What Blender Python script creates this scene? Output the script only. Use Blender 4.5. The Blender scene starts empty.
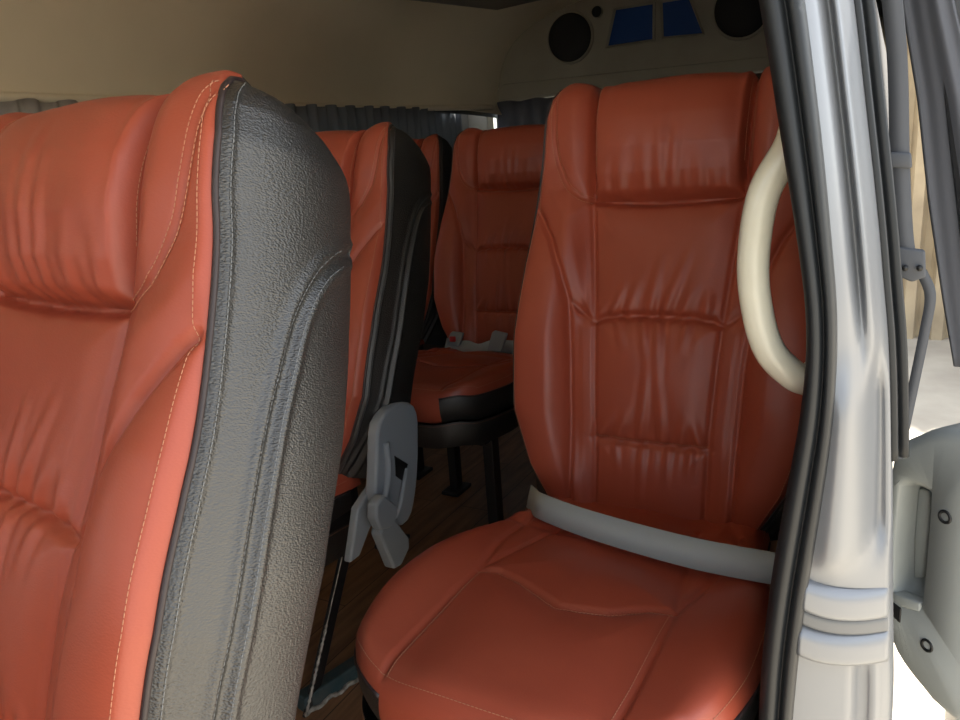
import bpy, bmesh, math, random
import numpy as np
from mathutils import Vector, Matrix
random.seed(7); rng = np.random.RandomState(7)
SC = bpy.context.scene
COL = SC.collection
FLOOR = -1.02          # the van floor; the origin is the eye point 1.02 m above it
PI = math.pi

# ------------------------------------------------------------------ helpers
def link(name, me, mat=None, parent=None, smooth=True):
    o = bpy.data.objects.new(name, me); COL.objects.link(o)
    if mat is not None:
        me.materials.append(mat)
    if smooth:
        me.polygons.foreach_set('use_smooth', [True] * len(me.polygons))
    if parent is not None:
        o.parent = parent
    return o

def tag(o, label=None, cat=None, group=None, kind=None):
    if label: o['label'] = label
    if cat: o['category'] = cat
    if group: o['group'] = group
    if kind: o['kind'] = kind
    return o

def empty(name, loc, rz=0.0):
    o = bpy.data.objects.new(name, None); COL.objects.link(o)
    o.location = loc; o.rotation_euler = (0, 0, rz); o.empty_display_size = .1
    return o

class MB:
    """collects geometry that ends as ONE mesh object"""
    def __init__(s): s.v = []; s.f = []
    def add(s, vs, fs):
        b = len(s.v); s.v += [tuple(map(float, p)) for p in vs]; s.f += [tuple(i + b for i in f) for f in fs]; return s
    def grid(s, P, flip=False, closed_u=False, closed_v=False):
        n, m = P.shape[:2]; b = len(s.v)
        s.v += [tuple(p) for p in P.reshape(-1, 3).tolist()]
        for i in range(n if closed_v else n - 1):
            i2 = (i + 1) % n
            for j in range(m if closed_u else m - 1):
                j2 = (j + 1) % m
                q = (b + i * m + j, b + i * m + j2, b + i2 * m + j2, b + i2 * m + j)
                s.f.append(q[::-1] if flip else q)
        return s
    def box(s, x0, x1, y0, y1, z0, z1):
        v = [(x, y, z) for x in (x0, x1) for y in (y0, y1) for z in (z0, z1)]
        return s.add(v, [(0, 1, 3, 2), (4, 6, 7, 5), (0, 4, 5, 1), (2, 3, 7, 6), (0, 2, 6, 4), (1, 5, 7, 3)])
    def tube(s, path, r, seg=10, rz=None, closed=False, caps=True):
        """round (or flattened) tube along a path; r a number or one per point"""
        P = np.array(path, float); n = len(P)
        R = np.full(n, r, float) if np.isscalar(r) else np.array(r, float)
        T = np.gradient(P, axis=0)
        if closed:
            T = np.roll(P, -1, 0) - np.roll(P, 1, 0)
        T /= np.linalg.norm(T, axis=1)[:, None] + 1e-12
        ref = np.array([0, 0, 1.0]) if abs(T[0, 2]) < .9 else np.array([1.0, 0, 0])
        A = np.cross(T[0], ref); A /= np.linalg.norm(A)
        rings = []
        for i in range(n):
            A = A - T[i] * (A @ T[i]); A /= np.linalg.norm(A) + 1e-12
            B = np.cross(T[i], A)
            a = np.arange(seg) * 2 * PI / seg
            rings.append(P[i] + R[i] * (np.cos(a)[:, None] * A + np.sin(a)[:, None] * B))
        b0 = len(s.v)
        s.grid(np.array(rings), closed_u=True, closed_v=closed)
        if caps and not closed:
            s.f.append(tuple(b0 + k for k in range(seg))[::-1])
            s.f.append(tuple(b0 + (n - 1) * seg + k for k in range(seg)))
        return s
    def build(s, name, mat, parent=None, smooth=True, bevel=0, angle=None, sub=0, seg=2):
        me = bpy.data.meshes.new(name); me.from_pydata(s.v, [], s.f); me.validate(); me.update()
        bm = bmesh.new(); bm.from_mesh(me); bmesh.ops.recalc_face_normals(bm, faces=bm.faces); bm.to_mesh(me); bm.free()
        o = link(name, me, mat, parent, smooth)
        if bevel:
            m = o.modifiers.new('bevel', 'BEVEL'); m.width = bevel; m.segments = seg; m.limit_method = 'ANGLE'; m.angle_limit = math.radians(35)
        if sub:
            m = o.modifiers.new('sub', 'SUBSURF'); m.levels = sub; m.render_levels = sub
        if angle and smooth:
            m = o.modifiers.new('wn', 'WEIGHTED_NORMAL')
        return o

def prism_pts(pts, off):
    """closed prism: 3-D outline pts and the same outline shifted by off"""
    n = len(pts); P = [np.array(p, float) for p in pts]; Q = [p + np.array(off) for p in P]
    return P + Q, [tuple(range(n))[::-1], tuple(range(n, 2 * n))] + [(i, (i + 1) % n, n + (i + 1) % n, n + i) for i in range(n)]

def smooth_path(pts, n=8):
    """Catmull-Rom through the points"""
    P = np.array(pts, float); Q = np.vstack([2 * P[0] - P[1], P, 2 * P[-1] - P[-2]]); out = []
    for i in range(1, len(Q) - 2):
        for t in np.linspace(0, 1, n, endpoint=False):
            a, b, c, d = Q[i - 1:i + 3]
            out.append(.5 * (2 * b + (c - a) * t + (2 * a - 5 * b + 4 * c - d) * t * t + (3 * b - a - 3 * c + d) * t ** 3))
    out.append(P[-1]); return np.array(out)

def resample(P, n):
    P = np.array(P, float); d = np.r_[0, np.cumsum(np.linalg.norm(np.diff(P, axis=0), axis=1))]
    t = np.linspace(0, d[-1], n); return np.stack([np.interp(t, d, P[:, k]) for k in range(P.shape[1])], 1)

# ------------------------------------------------------------------ materials
def mat(name, color, rough=.5, metal=0.0, spec=.5, coat=0.0, noise=None, bump=None, var=None, sheen=0):
    """var=(scale, second colour, amount)  bump=(scale, strength, distance[, kind])"""
    m = bpy.data.materials.new(name); m.use_nodes = True
    nt = m.node_tree; b = nt.nodes['Principled BSDF']
    if name == 'black_leather': b.inputs['IOR'].default_value = 1.55
    b.inputs['Base Color'].default_value = (*color, 1); b.inputs['Roughness'].default_value = rough
    b.inputs['Metallic'].default_value = metal; b.inputs['Specular IOR Level'].default_value = spec
    b.inputs['Coat Weight'].default_value = coat; b.inputs['Coat Roughness'].default_value = .15
    tc = nt.nodes.new('ShaderNodeTexCoord')
    if var:
        n = nt.nodes.new('ShaderNodeTexNoise'); n.inputs['Scale'].default_value = var[0]; n.inputs['Detail'].default_value = 5
        nt.links.new(tc.outputs['Object'], n.inputs['Vector'])
        r = nt.nodes.new('ShaderNodeMapRange'); r.inputs[1].default_value = .4; r.inputs[2].default_value = .7; r.inputs[4].default_value = var[2]
        nt.links.new(n.outputs['Fac'], r.inputs[0])
        mx = nt.nodes.new('ShaderNodeMix'); mx.data_type = 'RGBA'
        mx.inputs[6].default_value = (*color, 1); mx.inputs[7].default_value = (*var[1], 1)
        nt.links.new(r.outputs[0], mx.inputs[0]); nt.links.new(mx.outputs[2], b.inputs['Base Color'])
    if bump:
        if len(bump) > 3 and bump[3] == 'leather':
            v = nt.nodes.new('ShaderNodeTexVoronoi'); v.feature = 'SMOOTH_F1'; v.inputs['Scale'].default_value = bump[0]
            v.inputs['Smoothness'].default_value = .6
            n2 = nt.nodes.new('ShaderNodeTexNoise'); n2.inputs['Scale'].default_value = bump[0] * .6; n2.inputs['Detail'].default_value = 4
            mp = nt.nodes.new('ShaderNodeMapping'); mp.inputs['Scale'].default_value = (1, 1, 1.6)
            nt.links.new(tc.outputs['Object'], mp.inputs[0])
            nt.links.new(mp.outputs[0], v.inputs['Vector']); nt.links.new(mp.outputs[0], n2.inputs['Vector'])
            ad = nt.nodes.new('ShaderNodeMath'); ad.operation = 'ADD'
            nt.links.new(v.outputs['Distance'], ad.inputs[0]); nt.links.new(n2.outputs['Fac'], ad.inputs[1]); out = ad.outputs[0]
        else:
            n2 = nt.nodes.new('ShaderNodeTexNoise'); n2.inputs['Scale'].default_value = bump[0]; n2.inputs['Detail'].default_value = 4
            nt.links.new(tc.outputs['Object'], n2.inputs['Vector']); out = n2.outputs['Fac']
        bp = nt.nodes.new('ShaderNodeBump'); bp.inputs['Strength'].default_value = bump[1]; bp.inputs['Distance'].default_value = bump[2]
        nt.links.new(out, bp.inputs['Height']); nt.links.new(bp.outputs[0], b.inputs['Normal'])
    return m

M = {}
M['red'] = mat('red_leather', (.365, .074, .039), .42, spec=.45, var=(5, (.315, .060, .032), .8), bump=(420, .10, .0008, 'leather'))
M['black'] = mat('black_leather', (.010, .010, .0098), .44, spec=.85, var=(9, (.018, .017, .015), .6), bump=(480, .42, .0012, 'leather'))
M['piping'] = mat('dark_piping', (.03, .02, .02), .5)
M['thread'] = mat('pale_thread', (.44, .20, .115), .7)
M['thread_dark'] = mat('grey_thread', (.16, .17, .18), .6)
M['frame'] = mat('black_steel', (.012, .012, .013), .35, spec=.5)
M['worn'] = mat('worn_steel_edge', (.45, .40, .34), .6, var=(60, (.10, .08, .06), 1))
M['teal'] = mat('teal_painted_steel', (.028, .06, .065), .55, var=(30, (.09, .09, .08), .7))
M['gplast'] = mat('grey_plastic', (.23, .255, .28), .5, bump=(500, .12, .0005))
M['gplast2'] = mat('door_trim_plastic', (.33, .35, .335), .5, bump=(600, .15, .0005))
M['cream'] = mat('cream_plastic', (.66, .65, .54), .32, coat=.3, var=(14, (.52, .50, .40), .7))
M['rubber'] = mat('black_rubber', (.011, .013, .015), .5, spec=.35, bump=(160, .12, .0006))
M['silver'] = mat('silver_paint', (.165, .175, .19), .40, metal=.3, coat=.15)
M['gap_shade'] = mat('painted_gap_shade', (.10, .105, .11), .5)
M['webbing'] = mat('grey_webbing', (.33, .36, .36), .75, bump=(900, .25, .0006))
M['webbing_d'] = mat('dark_grey_webbing', (.065, .07, .08), .7, bump=(700, .2, .0006))
M['curtain'] = mat('grey_curtain', (.08, .085, .10), .85, bump=(500, .2, .0006))
M['liner'] = mat('beige_headliner', (.78, .69, .52), .55, var=(3, (.70, .62, .46), .8), bump=(5, .35, .012))
M['liner_dk'] = mat('grey_headliner_panel', (.30, .29, .27), .8, bump=(300, .2, .001))
M['console'] = mat('grey_beige_console', (.36, .33, .26), .6, var=(6, (.30, .27, .21), .8))
M['grille'] = mat('black_speaker_mesh', (.012, .012, .013), .7, bump=(600, .7, .001))
M['blue'] = mat('blue_tinted_pane', (.008, .06, .26), .5, spec=.25)
M['red_button'] = mat('red_button', (.5, .03, .03), .4)
M['bolt'] = mat('dark_bolt', (.03, .03, .03), .4, metal=.6)
M['wallin'] = mat('inner_side_panel', (.28, .26, .22), .6)
M['sidetrim'] = mat('dark_side_trim', (.07, .068, .065), .7)
M['concrete'] = mat('concrete', (.42, .375, .30), .85, var=(2.5, (.33, .29, .23), 1), bump=(40, .3, .004))
M['outwall'] = mat('beige_wall', (.36, .29, .19), .8, var=(3, (.24, .19, .125), 1))

def fabric_translucent(name, col, tcol, fac):
    m = bpy.data.materials.new(name); m.use_nodes = True; nt = m.node_tree; b = nt.nodes['Principled BSDF']
    b.inputs['Base Color'].default_value = (*col, 1); b.inputs['Roughness'].default_value = .9
    t = nt.nodes.new('ShaderNodeBsdfTranslucent'); t.inputs[0].default_value = (*tcol, 1)
    x = nt.nodes.new('ShaderNodeMixShader'); x.inputs[0].default_value = fac
    nt.links.new(b.outputs[0], x.inputs[1]); nt.links.new(t.outputs[0], x.inputs[2])
    nt.links.new(x.outputs[0], nt.nodes['Material Output'].inputs[0]); return m
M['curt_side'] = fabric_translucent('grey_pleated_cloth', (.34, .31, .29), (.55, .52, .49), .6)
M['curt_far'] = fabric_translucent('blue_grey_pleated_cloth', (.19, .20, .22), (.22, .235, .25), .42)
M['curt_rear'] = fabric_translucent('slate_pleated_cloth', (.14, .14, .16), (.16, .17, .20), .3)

def glass_mat():
    m = bpy.data.materials.new('tinted_glass'); m.use_nodes = True; nt = m.node_tree
    nt.nodes.remove(nt.nodes['Principled BSDF'])
    t = nt.nodes.new('ShaderNodeBsdfTransparent'); t.inputs[0].default_value = (.8, .82, .82, 1)
    g = nt.nodes.new('ShaderNodeBsdfGlossy'); g.inputs['Roughness'].default_value = .02
    fr = nt.nodes.new('ShaderNodeFresnel'); fr.inputs[0].default_value = 1.45
    x = nt.nodes.new('ShaderNodeMixShader')
    nt.links.new(fr.outputs[0], x.inputs[0]); nt.links.new(t.outputs[0], x.inputs[1]); nt.links.new(g.outputs[0], x.inputs[2])
    nt.links.new(x.outputs[0], nt.nodes['Material Output'].inputs[0]); return m
M['glass'] = glass_mat()

def wood_mat():
    m = bpy.data.materials.new('brown_plank_vinyl'); m.use_nodes = True; nt = m.node_tree; b = nt.nodes['Principled BSDF']
    tc = nt.nodes.new('ShaderNodeTexCoord'); mp = nt.nodes.new('ShaderNodeMapping'); mp.inputs['Scale'].default_value = (1, .12, 1)
    nt.links.new(tc.outputs['Object'], mp.inputs[0])
    n = nt.nodes.new('ShaderNodeTexNoise'); n.inputs['Scale'].default_value = 45; n.inputs['Detail'].default_value = 6
    nt.links.new(mp.outputs[0], n.inputs['Vector'])
    r = nt.nodes.new('ShaderNodeValToRGB'); r.color_ramp.elements[0].position = .3; r.color_ramp.elements[1].position = .75
    r.color_ramp.elements[0].color = (.19, .09, .045, 1); r.color_ramp.elements[1].color = (.46, .24, .12, 1)
    nt.links.new(n.outputs['Fac'], r.inputs[0])
    w = nt.nodes.new('ShaderNodeTexBrick'); w.inputs['Scale'].default_value = 1; w.offset = .37
    w.inputs['Brick Width'].default_value = .9; w.inputs['Row Height'].default_value = .10; w.inputs['Mortar Size'].default_value = .0015
    w.inputs['Color1'].default_value = (1, 1, 1, 1); w.inputs['Color2'].default_value = (.75, .75, .75, 1); w.inputs['Mortar'].default_value = (.25, .25, .25, 1)
    mp2 = nt.nodes.new('ShaderNodeMapping'); mp2.inputs['Rotation'].default_value = (0, 0, PI / 2)
    nt.links.new(tc.outputs['Object'], mp2.inputs[0]); nt.links.new(mp2.outputs[0], w.inputs['Vector'])
    x = nt.nodes.new('ShaderNodeMix'); x.data_type = 'RGBA'; x.blend_type = 'MULTIPLY'; x.inputs[0].default_value = 1
    nt.links.new(r.outputs[0], x.inputs[6]); nt.links.new(w.outputs['Color'], x.inputs[7]); nt.links.new(x.outputs[2], b.inputs['Base Color'])
    b.inputs['Roughness'].default_value = .42; return m
M['wood'] = wood_mat()

# ------------------------------------------------------------------ the seat
# back frame: u across, b backwards, v up along the reclined back; pivot at the foot of the back
E_PTS = np.array([(-.046, 0), (-.056, .05), (-.068, .15), (-.071, .246), (-.066, .31), (-.055, .373), (-.044, .433), (-.037, .5), (-.035, .557), (-.038, .60), (-.037, .642), (-.031, .667), (-.017, .683), (.002, .690)])
C_PTS = np.array([(-.050, 0), (-.056, .05), (-.060, .15), (-.060, .246), (-.056, .31), (-.050, .373), (-.044, .433), (-.038, .5), (-.036, .557), (-.037, .60), (-.033, .637), (-.023, .660), (-.005, .674), (.022, .679)])
B_PTS = np.array([(.044, 0), (.047, .10), (.052, .18), (.061, .25), (.075, .33), (.093, .42), (.104, .50), (.104, .573), (.099, .628), (.076, .66), (.044, .681), (.006, .690)])
W_V = [0, .03, .08, .165, .285, .40, .50, .585, .635, .662, .680, .692]
W_W = [.152, .174, .203, .231, .236, .228, .216, .208, .205, .198, .188, .170]
def rear_width(v): return np.interp(v, [0, .08, .20, .30, .40, .50, .585, .635, .662, .680, .692], [.234, .246, .241, .239, .226, .206, .197, .193, .186, .176, .158])
def width(v): return np.interp(v, W_V, W_W)

E_S = smooth_path(E_PTS, 24); C_S = smooth_path(C_PTS, 24); B_S = smooth_path(B_PTS, 24)
ARC = np.r_[0, np.cumsum(np.linalg.norm(np.diff(C_S, axis=0), axis=1))]

def mirror(ps): return [(-a, b) for a, b in ps]
INS = [(.124, .72), (.123, .66), (.121, .60), (.119, .54), (.118, .503)]
RIB = [(.1165, .72), (.1155, .66), (.1135, .60), (.112, .55), (.111, .515)]
SEAMS = []      # (polyline in (u, s), depth, sigma)
def seam(ps, dp, sg, both=False):
    SEAMS.append((np.array(ps), dp, sg))
    if both: SEAMS.append((np.array(mirror(ps)), dp, sg))
seam(INS, .013, .0055, True); seam(RIB, .0022, .0022, True)
seam([(-.118, .503), (-.06, .499), (0, .498), (.06, .499), (.118, .503)], .014, .006)
seam([(.118, .503), (.108, .40), (.100, .312), (.093, .20), (.090, .13), (.088, 0)], .0045, .004, True)
seam([(-.100, .312), (-.085, .319), (-.06, .323), (0, .325), (.06, .323), (.085, .319), (.100, .312)], .008, .0055)
seam([(-.092, .132), (-.03, .130), (.03, .130), (.092, .132)], .0055, .0045)
seam([(.222, .499), (.203, .476), (.178, .434), (.160, .39), (.146, .345), (.137, .25), (.132, .15), (.128, 0)], .007, .005, True)
seam([(.146, .345), (.124, .328), (.100, .312)], .004, .004, True)
LOOP = [(.193, .672), (.191, .655), (.186, .60), (.177, .56), (.160, .526), (.138, .508), (.118, .503)]
seam(LOOP, .0030, .0035, True)

WR = []         # wrinkles: (p0, p1, amplitude, sigma)
r2 = np.random.RandomState(4)
for u, u2, l, am, sg in ((-.092, -.098, .05, .002, .008), (-.070, -.064, .085, .0032, .010), (-.048, -.050, .04, .002, .007), (-.030, -.022, .11, .003, .011), (-.006, -.004, .145, .0042, .009), (.012, .020, .12, .0036, .008), (.034, .030, .05, .0022, .008), (.052, .060, .09, .0028, .011), (.078, .074, .045, .002, .007), (.094, .1, .07, .0025, .009)):
    WR.append(((u, .510), (u2, .510 + l), am, sg))
for u, u2, l in ((-.07, -.05, .05), (-.045, -.03, .06), (-.012, .004, .10), (.012, .05, .11), (.04, .06, .05), (.075, .08, .04)):
    WR.append(((u, .328), (u2, .328 + l), .0032, .007))
for u, u2, l in ((-.08, -.055, .04), (-.05, -.035, .05), (-.015, .0, .17), (.02, .016, .09), (.05, .055, .05), (.078, .06, .045)):
    WR.append(((u, .138), (u2, .138 + l), .0034, .007))
for u, u2, l in ((-.055, -.05, .05), (-.01, -.012, .11), (.03, .028, .06), (.065, .062, .05)):
    WR.append(((u, .124), (u2, .124 - l), .0026, .006))
for u, u2, l in ((-.06, -.045, .05), (-.02, -.008, .07), (.005, .012, .16), (.05, .04, .05)):
    WR.append(((u, .314), (u2, .314 - l), .0028, .007))

def seg_dist(U, S, a, b):
    d = np.array(b) - np.array(a); L2 = d @ d + 1e-12
    t = np.clip(((U - a[0]) * d[0] + (S - a[1]) * d[1]) / L2, 0, 1)
    return np.hypot(U - a[0] - t * d[0], S - a[1] - t * d[1]), t

def smoothstep(a, b, x):
    t = np.clip((x - a) / (b - a), 0, 1); return t * t * (3 - 2 * t)

def front_surface(X, S):
    """X in [-1,1] across, S arc length up the back -> points (u, b, v)"""
    eb, ev = np.interp(S, ARC, E_S[:, 0]), np.interp(S, ARC, E_S[:, 1])
    cb, cv = np.interp(S, ARC, C_S[:, 0]), np.interp(S, ARC, C_S[:, 1])
    tb = np.interp(S, ARC, np.gradient(C_S[:, 0], ARC)); tv = np.interp(S, ARC, np.gradient(C_S[:, 1], ARC))
    nb, nv = -tv, tb                      # outward (towards the sitter)
    ax = np.abs(X); W = width(ev); U = X * W
    k = np.clip((ax - .45) / .55, 0, 1) ** 2
    b = cb + (eb - cb) * k; v = cv + (ev - cv) * k
    # side bolsters, round towards the piping
    rise = smoothstep(.50, .74, ax)
    fall = np.sqrt(np.clip(1 - (np.clip(ax - .76, 0, 1) / .24) ** 2, 0, 1))
    amp = np.interp(S, [0, .06, .2, .40, .47, .52, .66, .69, .74], [.008, .018, .027, .024, .016, .012, .012, .008, .003])
    h = amp * rise * fall
    # roundness of the very edge everywhere
    # headrest pillow
    ub = np.interp(S, [.5, .54, .60, .66, .72], [.118, .119, .121, .123, .124])
    inside = smoothstep(.501, .516, S) * smoothstep(1.0, .90, np.abs(U) / ub)
    hp = np.interp(S, [.50, .515, .54, .58, .62, .66, .69, .72], [.0, .011, .020, .026, .025, .018, .007, .000])
    h = h + inside * hp * (1 - .22 * (U / .12) ** 2)
    # lumbar
    h = h + .006 * np.exp(-((S - .22) / .10) ** 2) * smoothstep(.6, .2, ax)
    dmin = np.full(U.shape, 9.0); groove = np.zeros(U.shape)
    for pl, dp, sg in SEAMS:
        d = np.full(U.shape, 9.0)
        for a, c in zip(pl[:-1], pl[1:]):
            d = np.minimum(d, seg_dist(U, S, a, c)[0])
        groove = np.maximum(groove, dp * np.exp(-(d / sg) ** 2)); dmin = np.minimum(dmin, d)
    edge = smoothstep(1.0, .965, ax)
    h = h - groove * edge + .0055 * (1 - np.exp(-(dmin / .022) ** 2)) * edge
    for p, q, am, sg in WR:
        d, t = seg_dist(U, S, p, q)
        h = h + am * (1 - t) * (np.exp(-(d / sg) ** 2) - .6 * np.exp(-((d - 1.6 * sg) / (.8 * sg)) ** 2)) * edge
    # soft unevenness of the leather
    h = h + .0012 * np.sin(U * 37 + S * 11) * np.sin(S * 29 + U * 7) * edge
    return np.stack([U, b + nb * h, v + nv * h], -1), np.stack([np.zeros_like(nb), nb, nv], -1)

SLEN = ARC[-1]
def on_front(path, off=.001):
    """lay a (u, s) path on the front cover"""
    P = np.array(path, float); e = np.interp(P[:, 1], ARC, E_S[:, 1])
    pt, nr = front_surface(P[:, 0] / width(e), P[:, 1]); return pt + nr * off

def dashes(mb, P, step=.0046, ln=.0034, r=.00044):
    P = np.array(P); d = np.r_[0, np.cumsum(np.linalg.norm(np.diff(P, axis=0), axis=1))]
    t = 0.0
    at = lambda q: np.array([np.interp(q, d, P[:, k]) for k in range(3)])
    while t + ln < d[-1]:
        mb.tube([at(t), at(t + ln * .5), at(t + ln)], [r * .7, r, r * .7], 5); t += step
    return mb

def offset2(path, o):
    P = resample(smooth_path(path, 6), 60); T = np.gradient(P, axis=0); T /= np.linalg.norm(T, axis=1)[:, None]
    return P + o * np.stack([-T[:, 1], T[:, 0]], 1)

def side_point(h, k, sgn, bulge=.013):
    """h 0..1 up the side, k 0 (piping) .. 1 (rear edge)"""
    n = len(E_S); e = np.stack([np.interp(h * (n - 1), np.arange(n), E_S[:, c]) for c in (0, 1)], -1)
    m = len(B_S); b = np.stack([np.interp(h * (m - 1), np.arange(m), B_S[:, c]) for c in (0, 1)], -1)
    p = e + (b - e) * k[..., None]
    w0 = width(e[..., 1]); w1 = rear_width(b[..., 1])
    w = w0 + (w1 - w0) * k ** 1.5 + bulge * np.sin(PI * np.clip(k, 0, 1)) ** .8 * smoothstep(1.0, .86, h)
    return np.stack([sgn * w, p[..., 0], p[..., 1]], -1)

SIDE_SEAM = [(.101, .569), (.071, .556), (.047, .533), (.031, .503), (.018, .461), (.006, .417), (-.003, .367), (-.012, .304), (-.021, .232), (-.026, .12), (-.026, .01)]
def side_uv(pt):
    """(b, v) on the side panel -> (h, k)"""
    h = .5
    hs = np.linspace(0, 1, 400); n = len(E_S); m = len(B_S)
    e = np.stack([np.interp(hs * (n - 1), np.arange(n), E_S[:, c]) for c in (0, 1)], -1)
    b = np.stack([np.interp(hs * (m - 1), np.arange(m), B_S[:, c]) for c in (0, 1)], -1)
    d = b - e; t = ((pt[0] - e[:, 0]) * d[:, 0] + (pt[1] - e[:, 1]) * d[:, 1]) / ((d * d).sum(1) + 1e-9)
    t = np.clip(t, 0, 1); q = e + d * t[:, None]; i = int(np.argmin(np.hypot(q[:, 0] - pt[0], q[:, 1] - pt[1]))); return hs[i], t[i]

SMESH = {}
def make_seat_meshes():
    NU, NS = 170, 250
    tau = np.linspace(-1, 1, NU); xs = .8 * tau + .2 * np.sin(tau * PI / 2)
    # keep the insert border on a grid line for the split
    ss = np.linspace(0, SLEN, NS)
    X, S = np.meshgrid(xs, ss); P, N = front_surface(X, S)
    U = P[..., 0]
    fu = .25 * (U[:-1, :-1] + U[1:, 1:] + U[:-1, 1:] + U[1:, :-1]); fs = .25 * (S[:-1, :-1] + S[1:, 1:] + S[:-1, 1:] + S[1:, :-1])
    head = (np.abs(fu) < np.interp(fs, [.5, .54, .60, .66, .72], [.118, .119, .121, .123, .124])) & (fs > .501)
    def sub(mask, name):
        mb = MB(); idx = -np.ones(P.shape[:2], int); vs = []
        for i, j in np.argwhere(mask):
            q = []
            for a, c in ((i, j), (i, j + 1), (i + 1, j + 1), (i + 1, j)):
                if idx[a, c] < 0: idx[a, c] = len(vs); vs.append(P[a, c])
                q.append(int(idx[a, c]))
            mb.f.append(tuple(q))
        mb.v = [tuple(p) for p in np.array(vs).tolist()]
        me = bpy.data.meshes.new(name); me.from_pydata(mb.v, [], mb.f); me.update()
        me.polygons.foreach_set('use_smooth', [True] * len(me.polygons)); return me
    SMESH['cover'] = sub(~head, 'backrest'); SMESH['head'] = sub(head, 'headrest')
    # side panels
    H, K = np.meshgrid(np.linspace(0, 1, 150), np.linspace(0, 1, 60), indexing='ij')
    sea = np.array([side_uv(p) for p in resample(smooth_path(SIDE_SEAM, 5), 60)])
    for sgn in (-1, 1):
        Q = side_point(H, K, sgn)
        d = np.full(H.shape, 9.0)
        sp = np.array([side_point(np.array(a), np.array(b), sgn) for a, b in sea])
        for p in resample(sp, 240):
            d = np.minimum(d, np.linalg.norm(Q - p, axis=-1))
        Q[..., 0] -= sgn * (.0035 * np.exp(-(d / .004) ** 2) - .0030 * np.exp(-((d - .009) / .004) ** 2))
        de = np.linalg.norm(Q - Q[:, :1], axis=-1)
        Q[..., 0] += sgn * .003 * np.exp(-((de - .008) / .004) ** 2) * smoothstep(1, .93, H)
        mb = MB().grid(Q, flip=sgn > 0); me = bpy.data.meshes.new('side_panel'); me.from_pydata(mb.v, [], mb.f); me.update()
        me.polygons.foreach_set('use_smooth', [True] * len(me.polygons)); SMESH['side', sgn] = me
        st = MB()
        for off in (-.0065, .0065):
            pth = []
            sm = np.array(resample(smooth_path(SIDE_SEAM, 5), 70)); T = np.gradient(sm, axis=0); T /= np.linalg.norm(T, axis=1)[:, None]
            for p in sm + off * np.stack([-T[:, 1], T[:, 0]], 1):
                h, k = side_uv(p); q = side_point(np.array(h), np.array(k), sgn); q[0] += sgn * .0016; pth.append(q)
            dashes(st, pth[2:-1])
        hs = np.linspace(0, .93, 160)
        q = side_point(hs, np.full(160, .0), sgn); b = side_point(hs, np.full(160, 1.0), sgn)
        L = np.linalg.norm(b - q, axis=1); kk = np.clip(.008 / L, 0, .4)
        pth = side_point(hs, kk, sgn); pth[:, 0] += sgn * .0036; dashes(st, pth)
        me = bpy.data.meshes.new('side_stitching'); me.from_pydata(st.v, [], st.f); me.update(); SMESH['sstitch', sgn] = me
    # rear cover
    top = P[-1]; xs2 = xs
    rows = [top]
    for h in np.linspace(.955, 0, 50):
        m = len(B_S); bb = np.array([np.interp(h * (m - 1), np.arange(m), B_S[:, c]) for c in (0, 1)])
        w = rear_width(bb[1])
        rows.append(np.stack([xs2 * w, bb[0] + .016 * (1 - xs2 ** 2) * smoothstep(1, .8, h), np.full(NU, bb[1]) + .006 * (1 - xs2 ** 2) * smoothstep(.8, 1, h)], -1))
    mb = MB().grid(np.array(rows)[:, ::2]); 
    me = bpy.data.meshes.new('rear_cover'); me.from_pydata(mb.v, [], mb.f); me.update()
    me.polygons.foreach_set('use_smooth', [True] * len(me.polygons)); SMESH['rear'] = me
    # piping down both edges and round the top
    for sgn in (-1, 1):
        mb = MB(); pth = side_point(np.linspace(0, .985, 150), np.zeros(150), sgn, 0); pth[:, 0] += sgn * .0005
        mb.tube(pth, .0026, 8)
        me = bpy.data.meshes.new('piping'); me.from_pydata(mb.v, [], mb.f); me.update(); me.materials.append(M['piping'])
        me.polygons.foreach_set('use_smooth', [True] * len(me.polygons)); SMESH['piping', sgn] = me
    # stitching of the front cover
    mb = MB()
    for f in (lambda p: p, mirror):
        for o in (-.005, .005): dashes(mb, on_front(offset2(f(LOOP), o)))
        dashes(mb, on_front(offset2(f(INS[:-1]), .0055)[20:]))
        dashes(mb, on_front(offset2(f(RIB[:-1]), .0032)[16:]))
    for o in (-.0,): pass
    sv = np.linspace(.01, .672, 200)
    for sg in (-1, 1):
        e = np.interp(sv, ARC, E_S[:, 1]); w = width(e)
        dashes(mb, on_front(np.stack([sg * (w * .965), sv], 1), .0008))
    dashes(mb, on_front(offset2([(-.092, .132), (-.03, .130), (.03, .130), (.092, .132)], .004)))
    me = bpy.data.meshes.new('stitching'); me.from_pydata(mb.v, [], mb.f); me.update(); SMESH['stitch'] = me
    for k, mm in (('cover', 'red'), ('head', 'red'), (('side', 1), 'black'), (('side', -1), 'black'), (('sstitch', 1), 'thread_dark'), (('sstitch', -1), 'thread_dark'), ('rear', 'black'), ('stitch', 'thread')):
        SMESH[k].materials.append(M[mm])

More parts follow.
